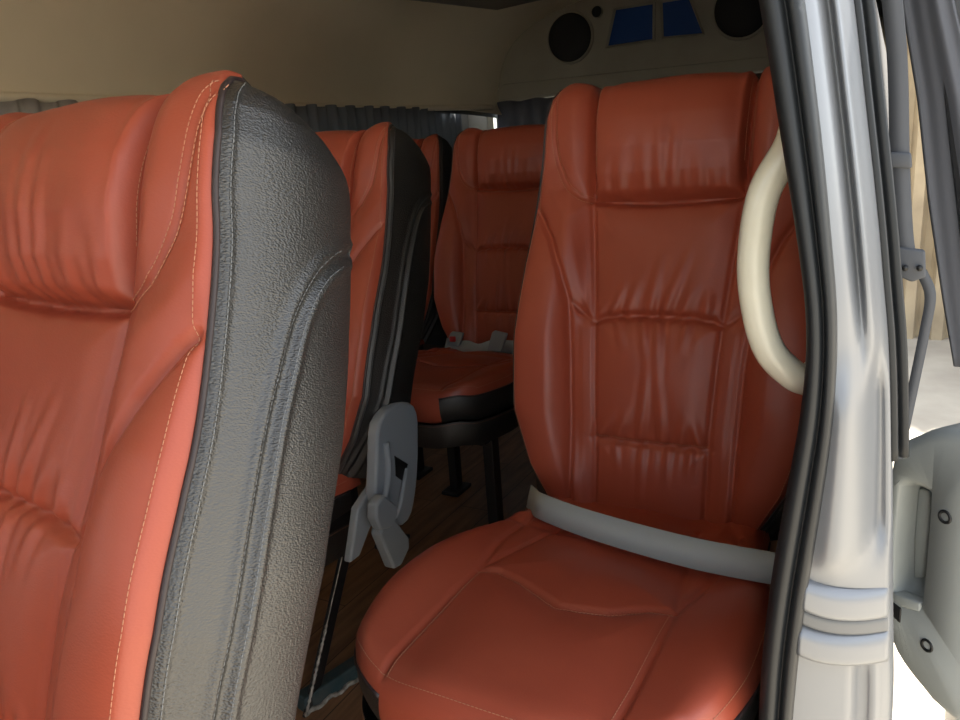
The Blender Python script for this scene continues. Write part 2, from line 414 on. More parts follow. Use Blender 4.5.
# cushion: x across, t forward 0..1 ; local origin under the back, y towards the front is negative
CL = .618
def cush_xy(X, T):
    W = np.interp(T, [0, .12, .22, .40, .60, .80, 1], [.180, .184, .196, .218, .230, .234, .230])
    tt = np.clip((T - .35) / .65, 0, 1); kp = .30
    x = X * W * np.sqrt(1 - kp * tt ** 4)
    y = -(CL * .35 * np.minimum(T, .35) / .35 + CL * .65 * tt * np.sqrt(1 - kp * X ** 4))
    return x, y
CSEAM = []
def cs(ps, dp=.004, sg=.0045, both=True):
    CSEAM.append((np.array(ps), dp, sg))
    if both: CSEAM.append((np.array(mirror(ps)), dp, sg))
cs([(.088, -.09), (.094, -.16), (.110, -.26), (.126, -.375)], .003, .004)
cs([(.150, -.10), (.150, -.19), (.148, -.27), (.126, -.375)], .0035, .0045)
cs([(.126, -.375), (.126, -.45), (.124, -.54), (.120, -.66)], .0040, .004)
CROSS = [(-.126, -.375), (-.10, -.367), (-.06, -.382), (0, -.418), (.06, -.408), (.10, -.380), (.126, -.375)]
cs(CROSS, .0055, .005, False)
def cush_surface(X, T):
    x, y = cush_xy(X, T)
    de = np.minimum((1 - np.abs(X)) * .22, (1 - T) * CL * .8)
    R = .034
    q = np.clip(1 - de / R, 0, 1); drop = .022 * (1 - np.sqrt(1 - q * q))
    z = .030 + .060 * smoothstep(0, .75, T) - drop
    z = z + .007 * smoothstep(.5, .85, np.abs(X)) * smoothstep(1.0, .8, np.abs(X)) - .02 * smoothstep(.85, 1, T) * (1 - X ** 2) * 0
    d0 = np.full(x.shape, 9.0); g = np.zeros(x.shape)
    for pl, dp, sg in CSEAM:
        d = np.full(x.shape, 9.0)
        for a, c in zip(pl[:-1], pl[1:]): d = np.minimum(d, seg_dist(x, y, a, c)[0])
        g = np.maximum(g, dp * np.exp(-(d / sg) ** 2)); d0 = np.minimum(d0, d)
    e = smoothstep(0, .02, de)
    z = z - g * e + .007 * (1 - np.exp(-(d0 / .045) ** 2)) * e
    z = z + .0015 * np.sin(x * 31 + y * 9) * np.sin(y * 23) * e
    z = z + .003 * np.exp(-((y + .17 + .12 * x) / .010) ** 2) * e - .003 * np.exp(-((y + .20 + .10 * x) / .010) ** 2) * e
    return np.stack([x, y, z], -1)

def cush_on(path, off=.0008):
    """lay an (x, y) path on the cushion"""
    Tg, Xg = np.meshgrid(np.linspace(0, 1, 160), np.linspace(-1, 1, 160), indexing='ij'); G = cush_surface(Xg, Tg).reshape(-1, 3); out = []
    for p in path:
        d = np.hypot(G[:, 0] - p[0], G[:, 1] - p[1]); i = np.argsort(d)[:4]; w = 1 / (d[i] + 1e-4); out.append((p[0], p[1], (G[i, 2] * w).sum() / w.sum() + off))
    return np.array(out)

def rim(n=60):
    t = np.linspace(.05, 1, n); x = np.linspace(-1, 1, n)
    A = np.r_[np.stack([-np.ones(n), t], 1), np.stack([x, np.ones(n)], 1)[1:-1], np.stack([np.ones(n), t[::-1]], 1)]
    return A, cush_surface(A[:, 0], A[:, 1])

def make_cushion_meshes():
    T, X = np.meshgrid(np.linspace(0, 1, 190), np.linspace(-1, 1, 150), indexing='ij')
    P = cush_surface(X, T); mb = MB().grid(P)
    def fin(k, mb, mm, sm=True, nm='part'):
        me = bpy.data.meshes.new(nm); me.from_pydata(mb.v, [], mb.f); me.update()
        if sm: me.polygons.foreach_set('use_smooth', [True] * len(me.polygons))
        me.materials.append(M[mm]); SMESH[k] = me
    fin('cush', mb, 'red', nm='seat_cushion')
    A, R = rim(); R = np.array(R)
    cen = np.array([0, -.3])
    def wall(mask, z0, z1, bul, nz=9):
        Q = R[mask]; rows = []
        for s in np.linspace(0, 1, nz):
            q = Q.copy(); out = Q[:, :2] - cen; out /= np.linalg.norm(out, axis=1)[:, None]
            off = bul * math.sin(PI * s) - .014 * s
            q[:, :2] += out * off; q[:, 2] = Q[:, 2] - (z0 + (z1 - z0) * s); rows.append(q)
        return np.array(rows)
    m_all = np.ones(len(R), bool)
    front = (np.abs(R[:, 0]) < .125) & (R[:, 1] < -.4)
    i0, i1 = np.where(front)[0][[0, -1]]
    a = np.zeros(len(R), bool); a[:i0 + 1] = True; b = np.zeros(len(R), bool); b[i1:] = True
    c = np.zeros(len(R), bool); c[i0:i1 + 1] = True
    mb = MB(); mb.grid(wall(a, 0, .062, .006)); mb.grid(wall(b, 0, .062, .006)); fin('skirt', mb, 'black', nm='cushion_skirt')
    mb = MB(); mb.grid(wall(c, 0, .062, .008)); fin('tongue', mb, 'red', nm='front_panel')
    mb = MB(); mb.grid(wall(m_all, .062, .125, .004)); 
    # underside closing
    low = wall(m_all, .062, .125, .004)[-1]; b0 = len(mb.v); mb.v += [tuple(p) for p in low.tolist()]; mb.f.append(tuple(range(b0, b0 + len(low))))
    fin('base', mb, 'black', nm='cushion_base')
    for k, mm in ((-1, a), (1, b)):
        mb = MB(); mb.tube(R[mm] + np.array([0, 0, -.001]), .0024, 8); fin(('cpipe', k), mb, 'piping', nm='piping')
    q = wall(m_all, .062, .125, .004)[0]; 
    st = MB(); dashes(st, q + (q - q.mean(0)) * np.array([.004, .004, 0]) + np.array([0, 0, -.004]))
    ring = cush_surface(A[:, 0] * np.where(np.abs(A[:, 0]) > .999, .965, 1), np.where(A[:, 1] > .999, .978, A[:, 1])); ring[:, 2] += .0008
    dashes(st, ring)
    for f in (lambda p: p, mirror):
        dashes(st, cush_on(resample(f([(.122, -.375), (.121, -.45), (.119, -.53), (.116, -.60)]), 40)))
    dashes(st, cush_on(resample(smooth_path([(x, y - .005) for x, y in CROSS], 6), 60)))
    fin('cstitch', st, 'thread', False, nm='stitching')

make_seat_meshes(); make_cushion_meshes()

def child(name, key, parent):
    o = bpy.data.objects.new(name, SMESH[key]); COL.objects.link(o); o.parent = parent
    if name == 'stitching': o['kind'] = 'stuff'
    return o

def make_legs(t):
    z0 = -PIV
    for sx in (-1, 1):
        for sy, y in ((0, -.10), (1, -.46)):
            mb = MB(); x = sx * .165
            mb.box(x - .014, x + .014, y - .018, y + .018, z0 + .012, -.06); mb.box(x - .03, x + .03, y - .045, y + .045, z0, z0 + .012)
            mb.build('leg', M['frame'], t, smooth=False, bevel=.003)
        mb = MB(); mb.box(sx * .165 - .016, sx * .165 + .016, -.52, -.03, -.072, -.030); mb.build('side_rail', M['frame'], t, smooth=False, bevel=.003)
PIV = .425
def make_seat(name, label, loc, rec):
    """loc is where the back meets the cushion, at PIV above the floor"""
    t = empty(name, (loc[0], loc[1], FLOOR + PIV)); tag(t, label, 'seat', 'red and black van seats')
    b = child('backrest', 'cover', t); b.rotation_euler = (-math.radians(rec), 0, 0)
    child('headrest', 'head', b)
    for s in (-1, 1):
        p = child('side_panel', ('side', s), b); child('stitching', ('sstitch', s), b); p['label'] = 'black leather side panel'
    child('rear_cover', 'rear', b); child('piping', ('piping', -1), b); child('piping', ('piping', 1), b); child('stitching', 'stitch', b)
    c = child('seat_cushion', 'cush', t)
    k = child('cushion_skirt', 'skirt', c); k['label'] = 'black leather skirt'
    child('front_panel', 'tongue', c); child('cushion_base', 'base', c); child('piping', ('cpipe', -1), c); child('piping', ('cpipe', 1), c); child('stitching', 'cstitch', c)
    make_legs(t)
    return t

def copy_tree(o, parent=None):
    c = o.copy(); COL.objects.link(c)
    if parent: c.parent = parent; c.matrix_parent_inverse = o.matrix_parent_inverse.copy()
    for ch in list(o.children): copy_tree(ch, c)
    return c

S_DOOR = make_seat('van_seat', 'red leather seat nearest the door, behind the cream grab handle', (-.316, 1.131), 12.5)
def seat_copy(label, loc, rec, yaw=0.0, bz=1.0, dz=0.0):
    c = copy_tree(S_DOOR); c.scale = (1, 1, 1); c.location = (loc[0], loc[1], FLOOR + PIV); c['label'] = label; c.rotation_euler = (0, 0, math.radians(yaw))
    for ch in c.children:
        if ch.name.startswith('backrest'): ch.rotation_euler = (-math.radians(rec), 0, 0); ch.scale = (1, 1, bz); ch.location.z = dz
    return c
S_NEAR = seat_copy('largest red seat in the foreground, its black side panel facing the aisle', (-.631, .284), 17, -7.5, .94, .040)
S_MID = seat_copy('red seat with the grey recliner cover, directly behind the foreground seat', (-1.038, 1.073), 17, -7, .965, .022)
S_FAR = seat_copy('mostly hidden red seat against the curtains, behind the seat with grey recliner cover', (-1.505, 2.06), 16)
S_FAR.scale.x = .94
S_DOOR.scale = (1, 1, 1.04); S_DOOR.location.z = FLOOR + PIV - .008
S_BACK = seat_copy('dim red seat at the end of the aisle with buckles lying on it', (-1.0, 1.99), 14)

# recliner cover on the aisle side of the middle seat (a part of it)
def seat_part(o, seat):
    o.parent = seat; o.location = Vector(o.location) - Vector(seat.location); return o
sl = Vector(S_MID.location)
def sidewise(pts, x0, x1, name, mm, parent, bevel):
    kq = .972; x0, x1 = x0 * kq, x1 * kq
    P = [(x0 - sl.x, y * kq - sl.y, z * kq - sl.z) for y, z in pts]
    v, f = prism_pts(P, (x1 - x0, 0, 0)); o = MB().add(v, f).build(name, mm, parent, bevel=bevel, seg=4, angle=True)
    if parent is S_MID: o.rotation_euler = (0, 0, math.radians(7))
    return o
cov = sidewise(resample(smooth_path([(1.012, -.600), (1.030, -.530), (1.046, -.465), (1.075, -.446), (1.105, -.440), (1.140, -.446), (1.168, -.462), (1.178, -.495), (1.168, -.560), (1.152, -.620), (1.125, -.672), (1.095, -.684), (1.066, -.668), (1.046, -.63)], 3), 34), -.826, -.800, 'recliner_cover', M['gplast'], S_MID, .007)
mb = MB(); pth = smooth_path([(-0.7766 - sl.x, 1.0323 - sl.y, -0.4860 - sl.z), (-0.7747 - sl.x, 1.0284 - sl.y, -0.5346 - sl.z), (-0.7747 - sl.x, 1.0109 - sl.y, -0.5783 - sl.z), (-0.7766 - sl.x, 0.9963 - sl.y, -0.6026 - sl.z)], 6); mb.tube(pth, .007, 8)
mb.build('molded_rib', M['gplast'], cov)
mb = MB(); pth = smooth_path([(-0.7766 - sl.x, 1.0867 - sl.y, -0.5589 - sl.z), (-0.7737 - sl.x, 1.0692 - sl.y, -0.5832 - sl.z), (-0.7737 - sl.x, 1.0498 - sl.y, -0.6172 - sl.z), (-0.7766 - sl.x, 1.0362 - sl.y, -0.6367 - sl.z)], 6); mb.tube(pth, .005, 8)
mb.build('molded_rib', M['gplast'], cov)
mb = MB().add(*prism_pts([(-.7776 - sl.x, y * .972 - sl.y, z * .972 - sl.z) for y, z in [(1.085, -.535), (1.125, -.568), (1.100, -.592), (1.082, -.575)]], (.0012, 0, 0))); mb.build('slot', M['frame'], cov, smooth=False)
sidewise([(1.040, -.575), (1.066, -.612), (1.035, -.640), (1.012, -.655), (.975, -.690), (.945, -.690), (.985, -.60)], -.836, -.818, 'recliner_bracket', M['gplast'], S_MID, .005)
lev = sidewise([(1.018, -.632), (1.046, -.640), (1.088, -.705), (1.086, -.726), (1.054, -.747), (1.030, -.742), (1.000, -.655)], -.812, -.786, 'recliner_lever', M['gplast'], S_MID, .006)
sidewise([(.986, -.586), (1.012, -.578), (1.044, -.612), (1.048, -.634), (1.022, -.650), (.992, -.640), (.980, -.612)], -.800, -.776, 'lever_boss', M['gplast'], lev, .006)

# floor strip and worn leg guard beside the middle seat
fr = empty('floor_track', (-.948, .905, FLOOR), -.25); tag(fr, 'teal floor track with worn edge on the plank floor between the seats', 'track')
MB().box(-.022, .010, 0, .42, 0, .036).build('track_bar', M['teal'], fr, smooth=False, bevel=.004)
pth = [(.012 + .0012 * math.sin(y * 90), y, .005 + .003 * math.sin(y * 140)) for y in np.linspace(-.005, .42, 70)]
MB().tube(pth, [.0035 + .002 * abs(math.sin(i * 1.7)) for i in range(70)], 6).build('worn_edge', M['worn'], fr)
# the slanted front leg of that seat, scuffed along its edge
for ch in list(S_MID.children):
    if ch.name.startswith('leg') and ch.data and max(v.co.x for v in ch.data.vertices) > 0 and min(v.co.y for v in ch.data.vertices) > -.3:
        bpy.data.objects.remove(ch)
ox, oy, oz = -.938 - sl.x, .895 - sl.y, FLOOR - sl.z
v, f = prism_pts([(ox - .006, oy, oz), (ox - .006, oy + .034, oz), (ox - .006, oy + .246, oz + .34), (ox - .006, oy + .212, oz + .34)], (.010, 0, 0)); lg = MB().add(v, f).build('leg', M['frame'], S_MID, smooth=False, bevel=.002)
lg.rotation_euler = (0, 0, math.radians(7)); lg['label'] = 'slanted flat leg with a scuffed edge'
pth = [(ox + .004, oy + .001 + .212 * q, oz + .003 + .34 * q) for q in np.linspace(0, .95, 80)]
MB().tube(pth, [.0014 + (.0024 * abs(math.sin(i * 1.3)) if i < 36 else .0) for i in range(80)], 6).build('worn_edge', M['worn'], lg)

# lap belt across the door-side seat
def ribbon(path, wdir, w, th=.0022):
    P = resample(smooth_path(path, 8), 70); D = resample(np.array(wdir, float), 70); D /= np.linalg.norm(D, axis=1)[:, None]
    T = np.gradient(P, axis=0); T /= np.linalg.norm(T, axis=1)[:, None]; N = np.cross(T, D); N /= np.linalg.norm(N, axis=1)[:, None]
    ring = np.stack([P - D * w / 2 - N * th / 2, P + D * w / 2 - N * th / 2, P + D * w / 2 + N * th / 2, P - D * w / 2 + N * th / 2], 1)
    return MB().grid(ring, closed_u=True)
b = ribbon([(-.512, 1.06, -.56), (-.475, 1.00, -.535), (-.438, .945, -.513), (-.36, .906, -.505), (-.267, .879, -.501), (-.187, .864, -.499), (-.115, .866, -.501), (-.078, .89, -.515), (-.062, .96, -.56)],
           [(.1, .35, .9), (0, .4, .9), (0, .4, .9), (0, .45, .9), (0, .45, .9), (.05, .4, .9), (.1, .4, .9)], .038)
o = b.build('lap_belt', M['webbing']); tag(o, 'pale grey lap belt stretched across the cushion of the door-side seat', 'seat belt')
# belt ends on the rear seat
o = empty('lap_belt', (-.97, 1.90, -.555)); tag(o, 'dim grey lap belt with buckles lying crumpled on the seat at the aisle end', 'seat belt')
ribbon([(-.21, .02, .005), (-.16, -.01, .005), (-.11, -.02, .01), (-.07, -.03, .005), (-.02, -.03, .02), (.04, -.02, .018), (.12, .0, .008), (.2, .03, .0)], [(0, .5, .85), (0, .3, .95), (0, .1, .9), (0, .4, .9)], .042).build('strap', M['webbing'], o)
bk = MB().add(*prism_pts([(-.035, -.045, .012), (.015, -.055, .012), (.022, -.03, .055), (-.028, -.02, .06)], (.004, .014, .006))).build('buckle', M['gplast'], o, bevel=.004)
MB().add(*prism_pts([(-.185, -.02, .012), (-.135, -.03, .012), (-.13, -.01, .045), (-.18, 0, .045)], (.002, .012, .006))).build('buckle', M['gplast'], o, bevel=.004)
mb = MB(); mb.box(-.168, -.150, -.026, -.016, .026, .042); q = mb.build('release_button', M['red_button'], o, bevel=.002); q['label'] = 'red release button'

# ------------------------------------------------------------------ the van shell
def structure(o, label=None): o['kind'] = 'structure'; return o
structure(MB().box(-1.80, -.03, -1.4, 3.4, FLOOR - .05, FLOOR).build('floor', M['wood'], smooth=False))
# right-hand wall (left in the picture): lower panel, sill, posts
RX = -1.80
mb = MB(); mb.box(RX - .06, RX, -1.4, 3.4, FLOOR, -.42)
for y0, y1 in ((-1.4, -1.3), (-.45, -.30), (1.72, 1.86), (3.12, 3.4)): mb.box(RX - .05, RX - .005, y0, y1, -.42, .24)
structure(mb.build('wall_right', M['wallin'], smooth=False, bevel=.004))
for n, (y0, y1) in enumerate(((-1.3, -.45), (-.30, 1.72), (1.86, 3.12))):
    w = structure(MB().box(RX - .040, RX - .034, y0, y1, -.42, .24).build('window_%d' % (n + 1), M['glass'], smooth=False))
# headliner: cove profile swept along the van
prof = smooth_path([(-1.795, .192), (-1.812, .235), (-1.815, .30), (-1.79, .40), (-1.72, .50), (-1.58, .575), (-1.38, .62), (-1.05, .64), (-.70, .635), (-.42, .60), (-.24, .53), (-.13, .42), (-.085, .30)], 6)
ys = np.r_[np.linspace(-1.4, 2.9, 40), np.linspace(2.98, 3.4, 8)]
G = np.array([[(x + .185 * smoothstep(2.55, 3.30, y) * smoothstep(-1.0, -1.5, x), y, z - .03 * smoothstep(2.9, 3.4, y)) for x, z in prof] for y in ys]); G2 = G.copy()
nrm = np.gradient(prof, axis=0); nrm = np.stack([nrm[:, 1], -nrm[:, 0]], 1); nrm /= np.linalg.norm(nrm, axis=1)[:, None]
G2[..., 0] -= nrm[:, 0] * .03; G2[..., 2] -= nrm[:, 1] * .03
structure(MB().grid(G).build('ceiling', M['liner'])); structure(MB().grid(G2, flip=True).build('roof', M['silver']))
# rail bead along the foot of the headliner
structure(MB().tube([(-1.797 + .185 * smoothstep(2.55, 3.30, y), y, .200) for y in np.linspace(-1.4, 3.20, 60)], .012, 10).build('trim_1', M['liner']))
# grey roof panel at the top of the picture
v, f = prism_pts([(-1.62, 2.35, .545), (-1.48, 3.02, .56), (-.60, 3.02, .60), (-.60, 2.35, .60)], (0, 0, .02)); 
o = MB().add(v, f).build('ceiling_panel', M['liner_dk'], bevel=.008); structure(o)
# rear wall with its window opening
RY = 3.34
mb = MB(); mb.box(-1.86, -.03, RY, RY + .06, FLOOR, -.40); mb.box(-1.86, -1.705, RY - .03, RY + .04, -.40, .24); mb.box(-.16, -.03, RY, RY + .06, -.40, .24)
mb.box(-1.675, -1.655, RY, RY + .03, -.40, .24); mb.box(-1.86, -.03, RY, RY + .06, .22, .66)
structure(mb.build('wall_rear', M['console'], smooth=False, bevel=.006))
structure(MB().box(-1.705, -.16, RY + .03, RY + .036, -.40, .22).build('window_4', M['glass'], smooth=False))
# overhead speaker console on the rear wall
cons = empty('overhead_console', (-1.0, RY, .4)); tag(cons, 'beige-grey overhead console across the rear wall, with two blue panes', 'console')
out = smooth_path([(-1.66, .20), (-1.645, .30), (-1.625, .405), (-1.585, .50), (-1.52, .57), (-1.42, .61)], 5)
ring = [tuple(p) for p in out] + [(-.25, .60), (-.16, .50), (-.14, .24)] + [(-.3, .235), (-.8, .232), (-1.40, .225)]
P = [(x + 1.0, -.045, z - .4) for x, z in ring]; v, f = prism_pts(P, (0, .042, 0))
MB().add(v, f).build('console_body', M['console'], cons, bevel=.010, seg=3)
MB().tube([(x + 1.0, -.040, z - .4) for x, z in out], .011, 8).build('edge_seal', M['frame'], cons)
v, f = prism_pts([(-.70, -.052, -.165), (.62, -.052, -.165), (.70, -.052, -.115), (-.60, -.052, -.10)], (0, .01, 0)); MB().add(v, f).build('lower_lip', M['console'], cons, bevel=.006)
def pane(pts, rp):
    fr = MB(); P = np.array([(x + 1.0, z - .4) for x, z in pts]); c = P.mean(0)
    n = len(P); o2 = c + (P - c) * 1.13
    a = [(p[0], -.056, p[1]) for p in o2]; bq = [(p[0], -.050, p[1]) for p in P]
    fr.add(a + bq + [(p[0], -.044, p[1]) for p in o2], [(i, (i + 1) % n, n + (i + 1) % n, n + i) for i in range(n)] + [(i, (i + 1) % n, 2 * n + (i + 1) % n, 2 * n + i) for i in range(n)])
    w = MB().add(*prism_pts([(p[0], -.049, p[1]) for p in P], (0, .003, 0))).build('blue_pane', M['blue'], cons, smooth=False); w['label'] = 'dark blue pane'
    fr.build('pane_frame', M['console'], w, smooth=False)
pane([(-1.102, .402), (-.915, .405), (-.912, .535), (-1.065, .535)], 0)
pane([(-.868, .408), (-.715, .402), (-.768, .535), (-.872, .535)], 0)
def disc_thing(name, label, x, z, r):
    t = empty(name, (x, RY - .046, z)); tag(t, label, name.replace('_', ' '))
    a = np.linspace(0, 2 * PI, 49)[:-1]
    rows = [[(rr * math.cos(q), yy, rr * math.sin(q)) for q in a] for rr, yy in ((r * 1.10, 0), (r * 1.09, -.010), (r * 1.03, -.014), (r * .99, -.008))]
    MB().grid(np.array(rows), closed_u=True).build('bezel', M['console'], t)
    rows = [[(rr * math.cos(q), yy, rr * math.sin(q)) for q in a] for rr, yy in ((r, -.006), (r * .95, -.012), (r * .7, -.018), (r * .35, -.021), (.0005, -.022))]
    MB().grid(np.array(rows), closed_u=True).build('grille', M['grille'], t); return t
disc_thing('speaker', 'round black speaker at the left end of the rear overhead console', -1.272, .455, .098)
disc_thing('speaker', 'round black speaker right of the blue panes, beside the door pillar', -.565, .470, .104)
disc_thing('tweeter', 'tiny round black tweeter between the speaker and blue pane', -1.147, .540, .022)

# curtains along the side windows and the rear window
def curtain(name, p0, p1, z0, z1, label, m, amp=.013, wav=.052, seed=1, group=None):
    r = np.random.RandomState(seed); p0, p1 = np.array(p0), np.array(p1); L = np.linalg.norm(p1 - p0); T = (p1 - p0) / L; Nn = np.array([-T[1], T[0]])
    n = int(L / wav * 10); s = np.linspace(0, 1, n); ph = np.cumsum(r.uniform(.55, 1.45, n)) * 2 * PI / 10
    rows = []
    for z in np.linspace(z1, z0, 14):
        k = (z1 - z) / (z1 - z0); a = amp * (.75 + .5 * k)
        off = a * np.sin(ph + .3 * k) + .003 * np.sin(ph * .37 + 2 * k)
        hem = .004 * np.sin(ph * .5) * (k < .01)
        rows.append(np.stack([p0[0] + T[0] * L * s + Nn[0] * off, p0[1] + T[1] * L * s + Nn[1] * off, np.full(n, z) + hem], -1))
    mb = MB().grid(np.array(rows)); o = mb.build(name, m)
    md = o.modifiers.new('th', 'SOLIDIFY'); md.thickness = .0015
    return tag(o, label, 'curtain', group)
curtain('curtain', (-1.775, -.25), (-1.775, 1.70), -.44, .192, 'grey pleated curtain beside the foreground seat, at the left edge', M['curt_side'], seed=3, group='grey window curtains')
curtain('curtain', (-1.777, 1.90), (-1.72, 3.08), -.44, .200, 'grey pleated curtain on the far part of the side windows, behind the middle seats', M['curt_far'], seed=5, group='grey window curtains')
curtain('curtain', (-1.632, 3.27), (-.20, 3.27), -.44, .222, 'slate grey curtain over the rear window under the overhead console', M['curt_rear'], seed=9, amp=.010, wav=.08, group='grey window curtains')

# left side of the van behind the doorway
mb = MB()
zs = np.array([FLOOR - .3, -.6, -.3, -.15, 0, .12, .25, .36, .46]); xo = np.array([-.004, .004, .004, -.004, -.020, -.036, -.056, -.080, -.12])
def left_wall(mb, y0, y1, za, zb):
    zq = np.linspace(za, zb, 9); xq = np.interp(zq, zs, xo) - .004
    a = np.array([[(x, y, z) for y in (y0, y1)] for x, z in zip(xq, zq)]); b = a - np.array([.055, 0, 0])
    loop = np.stack([a[:, 0], a[:, 1], b[:, 1], b[:, 0]], 1); k = len(mb.v); mb.grid(loop, closed_u=True); n = len(zq)
    mb.f += [(k, k + 1, k + 2, k + 3), tuple(k + 4 * (n - 1) + q for q in (3, 2, 1, 0))]
left_wall(mb, .80, 3.40, FLOOR - .3, .46)
structure(mb.build('wall_left', M['sidetrim']))
mb = MB(); mb.box(-.10, .0, -.9, .80, FLOOR - .3, FLOOR - .01); structure(mb.build('trim_2', M['silver'], smooth=False, bevel=.01))  # door sill

structure(MB().box(RX, -.03, -1.40, -1.36, FLOOR, .16).build('front_light_block', M['wallin'], smooth=False, bevel=.01))  # unseen partition, added to keep light from the front off the seats
mb = MB(); mb.box(-.07, -.01, -1.40, -.48, FLOOR, -.16); mb.box(-.10, -.04, -.56, -.48, -.16, .34)  # unseen front door and post, added to cut light on the rear seats
structure(mb.build('door_2', M['wallin'], smooth=False, bevel=.01))
# rear door pillar: jamb surface from the rubber seal to the outer skin
zl = np.array([.30, .20, .10, .094, .05, .0, -.05, -.097, -.136, -.177, -.227, -.28, -.338, -.40, -.46, -.54, -.70, -.95, -1.3])
xi = np.array([-.105, -.083, -.0610, -.060, -.053, -.045, -.038, -.032, -.027, -.025, -.0245, -.028, -.033, -.039, -.043, -.046, -.048, -.05, -.05]) - .017
xo2 = np.array([-.075, -.050, -.030, -.029, -.022, -.014, -.006, .001, .006, .012, .017, .021, .025, .029, .033, .039, .043, .045, .045]) - .013
zz = np.r_[np.linspace(.30, -1.3, 150)]
XI = np.interp(-zz, -zl, xi); XO = np.interp(-zz, -zl, xo2)
def sm(a, k=4):
    ker = np.exp(-np.linspace(-2, 2, 2 * k + 1) ** 2); ker /= ker.sum(); return np.convolve(np.pad(a, k, mode='edge'), ker, 'valid')
XI, XO = sm(XI), sm(XO)
ts = np.linspace(0, 1, 26)
rows = []
for i, z in enumerate(zz):
    w = XO[i] - XI[i]; up = smoothstep(-.24, -.10, z); r = []
    for t in ts:
        x = XI[i] + w * t
        y = .650 + .075 * t ** 1.6
        # raised flange with a soft fold on the upper half; a bulge and a step lower down
        y += -.014 * up * math.exp(-((t - .82) / .11) ** 2) + .016 * up * math.exp(-((t - .60) / .10) ** 2)
        lowk = smoothstep(-.17, -.23, z) * smoothstep(-.395, -.35, z)
        y += -.020 * lowk * math.exp(-((t - .42) / .26) ** 2) + .022 * lowk * math.exp(-((t - .86) / .12) ** 2)
        lowk2 = smoothstep(-.46, -.50, z)
        y += .012 * lowk2 * smoothstep(.60, .70, t) - .012 * lowk2 * math.exp(-((t - .86) / .07) ** 2)
        r.append((x, y, z))
    r.append((XO[i] + .004, .755, z)); r.append((XO[i] + .002, .80, z)); r.append((XI[i], .80, z)); r.append((XI[i] - .010, .70, z))
    rows.append(r)
mb = MB().grid(np.array(rows), closed_u=True)
o = structure(mb.build('pillar', M['silver'])); o['label'] = 'silver painted door pillar'
# two bands round the pillar; a dark strip between paints the gap's shade
def band(name, za, zb, proud, mm):
    rr = []
    for z in np.r_[za, np.linspace(za, zb, 8), zb]:
        a, c = np.interp(-z, -zz, XI), np.interp(-z, -zz, XO); w = c - a; q = (z - za) / (zb - za); pr = proud * min(1, 6 * q, 6 * (1 - q)) if 0 < q < 1 else 0
        rr.append([(a + w * t, .652 + .075 * t ** 1.6 - pr - .004, z - .030 * t ** 1.3 + .012 * (1 - t) ** 3) for t in np.linspace(.1, 1.02, 24)] + [(c + .006, .76, z - .030), (c + .004, .79, z - .03), (a + .01, .79, z)])
    return structure(MB().grid(np.array(rr), closed_u=True).build(name, mm, bevel=0))
band('trim_3', -.386, -.417, .012, M['silver']); band('trim_4', -.432, -.464, .012, M['silver']); band('trim_5', -.416, -.433, .005, M['gap_shade'])
# headliner-side trim behind the seal (what the grab handle is bolted to)
# rubber seal round the doorway
zs2 = np.linspace(.30, -1.10, 120)
XL = sm(np.interp(-zs2, -np.array([.30, .20, .10, .052, .001, -.051, -.097, -.136, -.177, -.228, -.283, -.34, -.401, -.464, -.541, -.70, -1.1]), np.array([-.130, -.110, -.0905, -.081, -.072, -.062, -.054, -.048, -.046, -.049, -.056, -.063, -.069, -.073, -.074, -.075, -.075])) - .009)
XR = sm(np.interp(-zs2, -zl, xi + .009))
ring = []
for i, z in enumerate(zs2):
    a, c = XL[i], XR[i]; w = c - a
    sec = [(0, .018), (.02, .006), (.14, -.002), (.30, -.005), (.46, -.003), (.56, .005), (.60, .009), (.64, .005), (.76, .0005), (.90, .003), (.99, .011), (1.0, .024), (.8, .034), (.2, .034)]
    ring.append([(a + w * u, .632 + d, z) for u, d in sec])
o = MB().grid(np.array(ring), closed_u=True).build('door_seal', M['rubber']); tag(o, 'thick black rubber seal curving down the doorway edge', 'door seal')
# black strips on the outer edge of the pillar
for k, dx in enumerate((.004, .013)):
    P = [(np.interp(-z, -zz, XO) + dx, .752 + .012 * k, z) for z in np.linspace(.28, -.300, 50)]
    structure(MB().tube(P, .0046, 8).build('trim_%d' % (6 + k), M['rubber']))

# grab handle
gp = np.array([(.007, 0, 0)]) + smooth_path([(-.080, .712, .008), (-.083, .706, .001), (-.088, .698, -.014), (-.106, .694, -.050), (-.1125, .692, -.105), (-.108, .692, -.150), (-.097, .694, -.186), (-.078, .699, -.208), (-.068, .706, -.214), (-.060, .712, -.214)], 10)
t = np.linspace(0, 1, len(gp)); rr = .0135 + .0035 * np.exp(-(t / .10) ** 2) + .0035 * np.exp(-((1 - t) / .10) ** 2)
o = MB().tube(gp, rr, 20).build('grab_handle', M['cream']); tag(o, 'cream curved grab handle fixed to the door pillar behind the seal', 'handle')

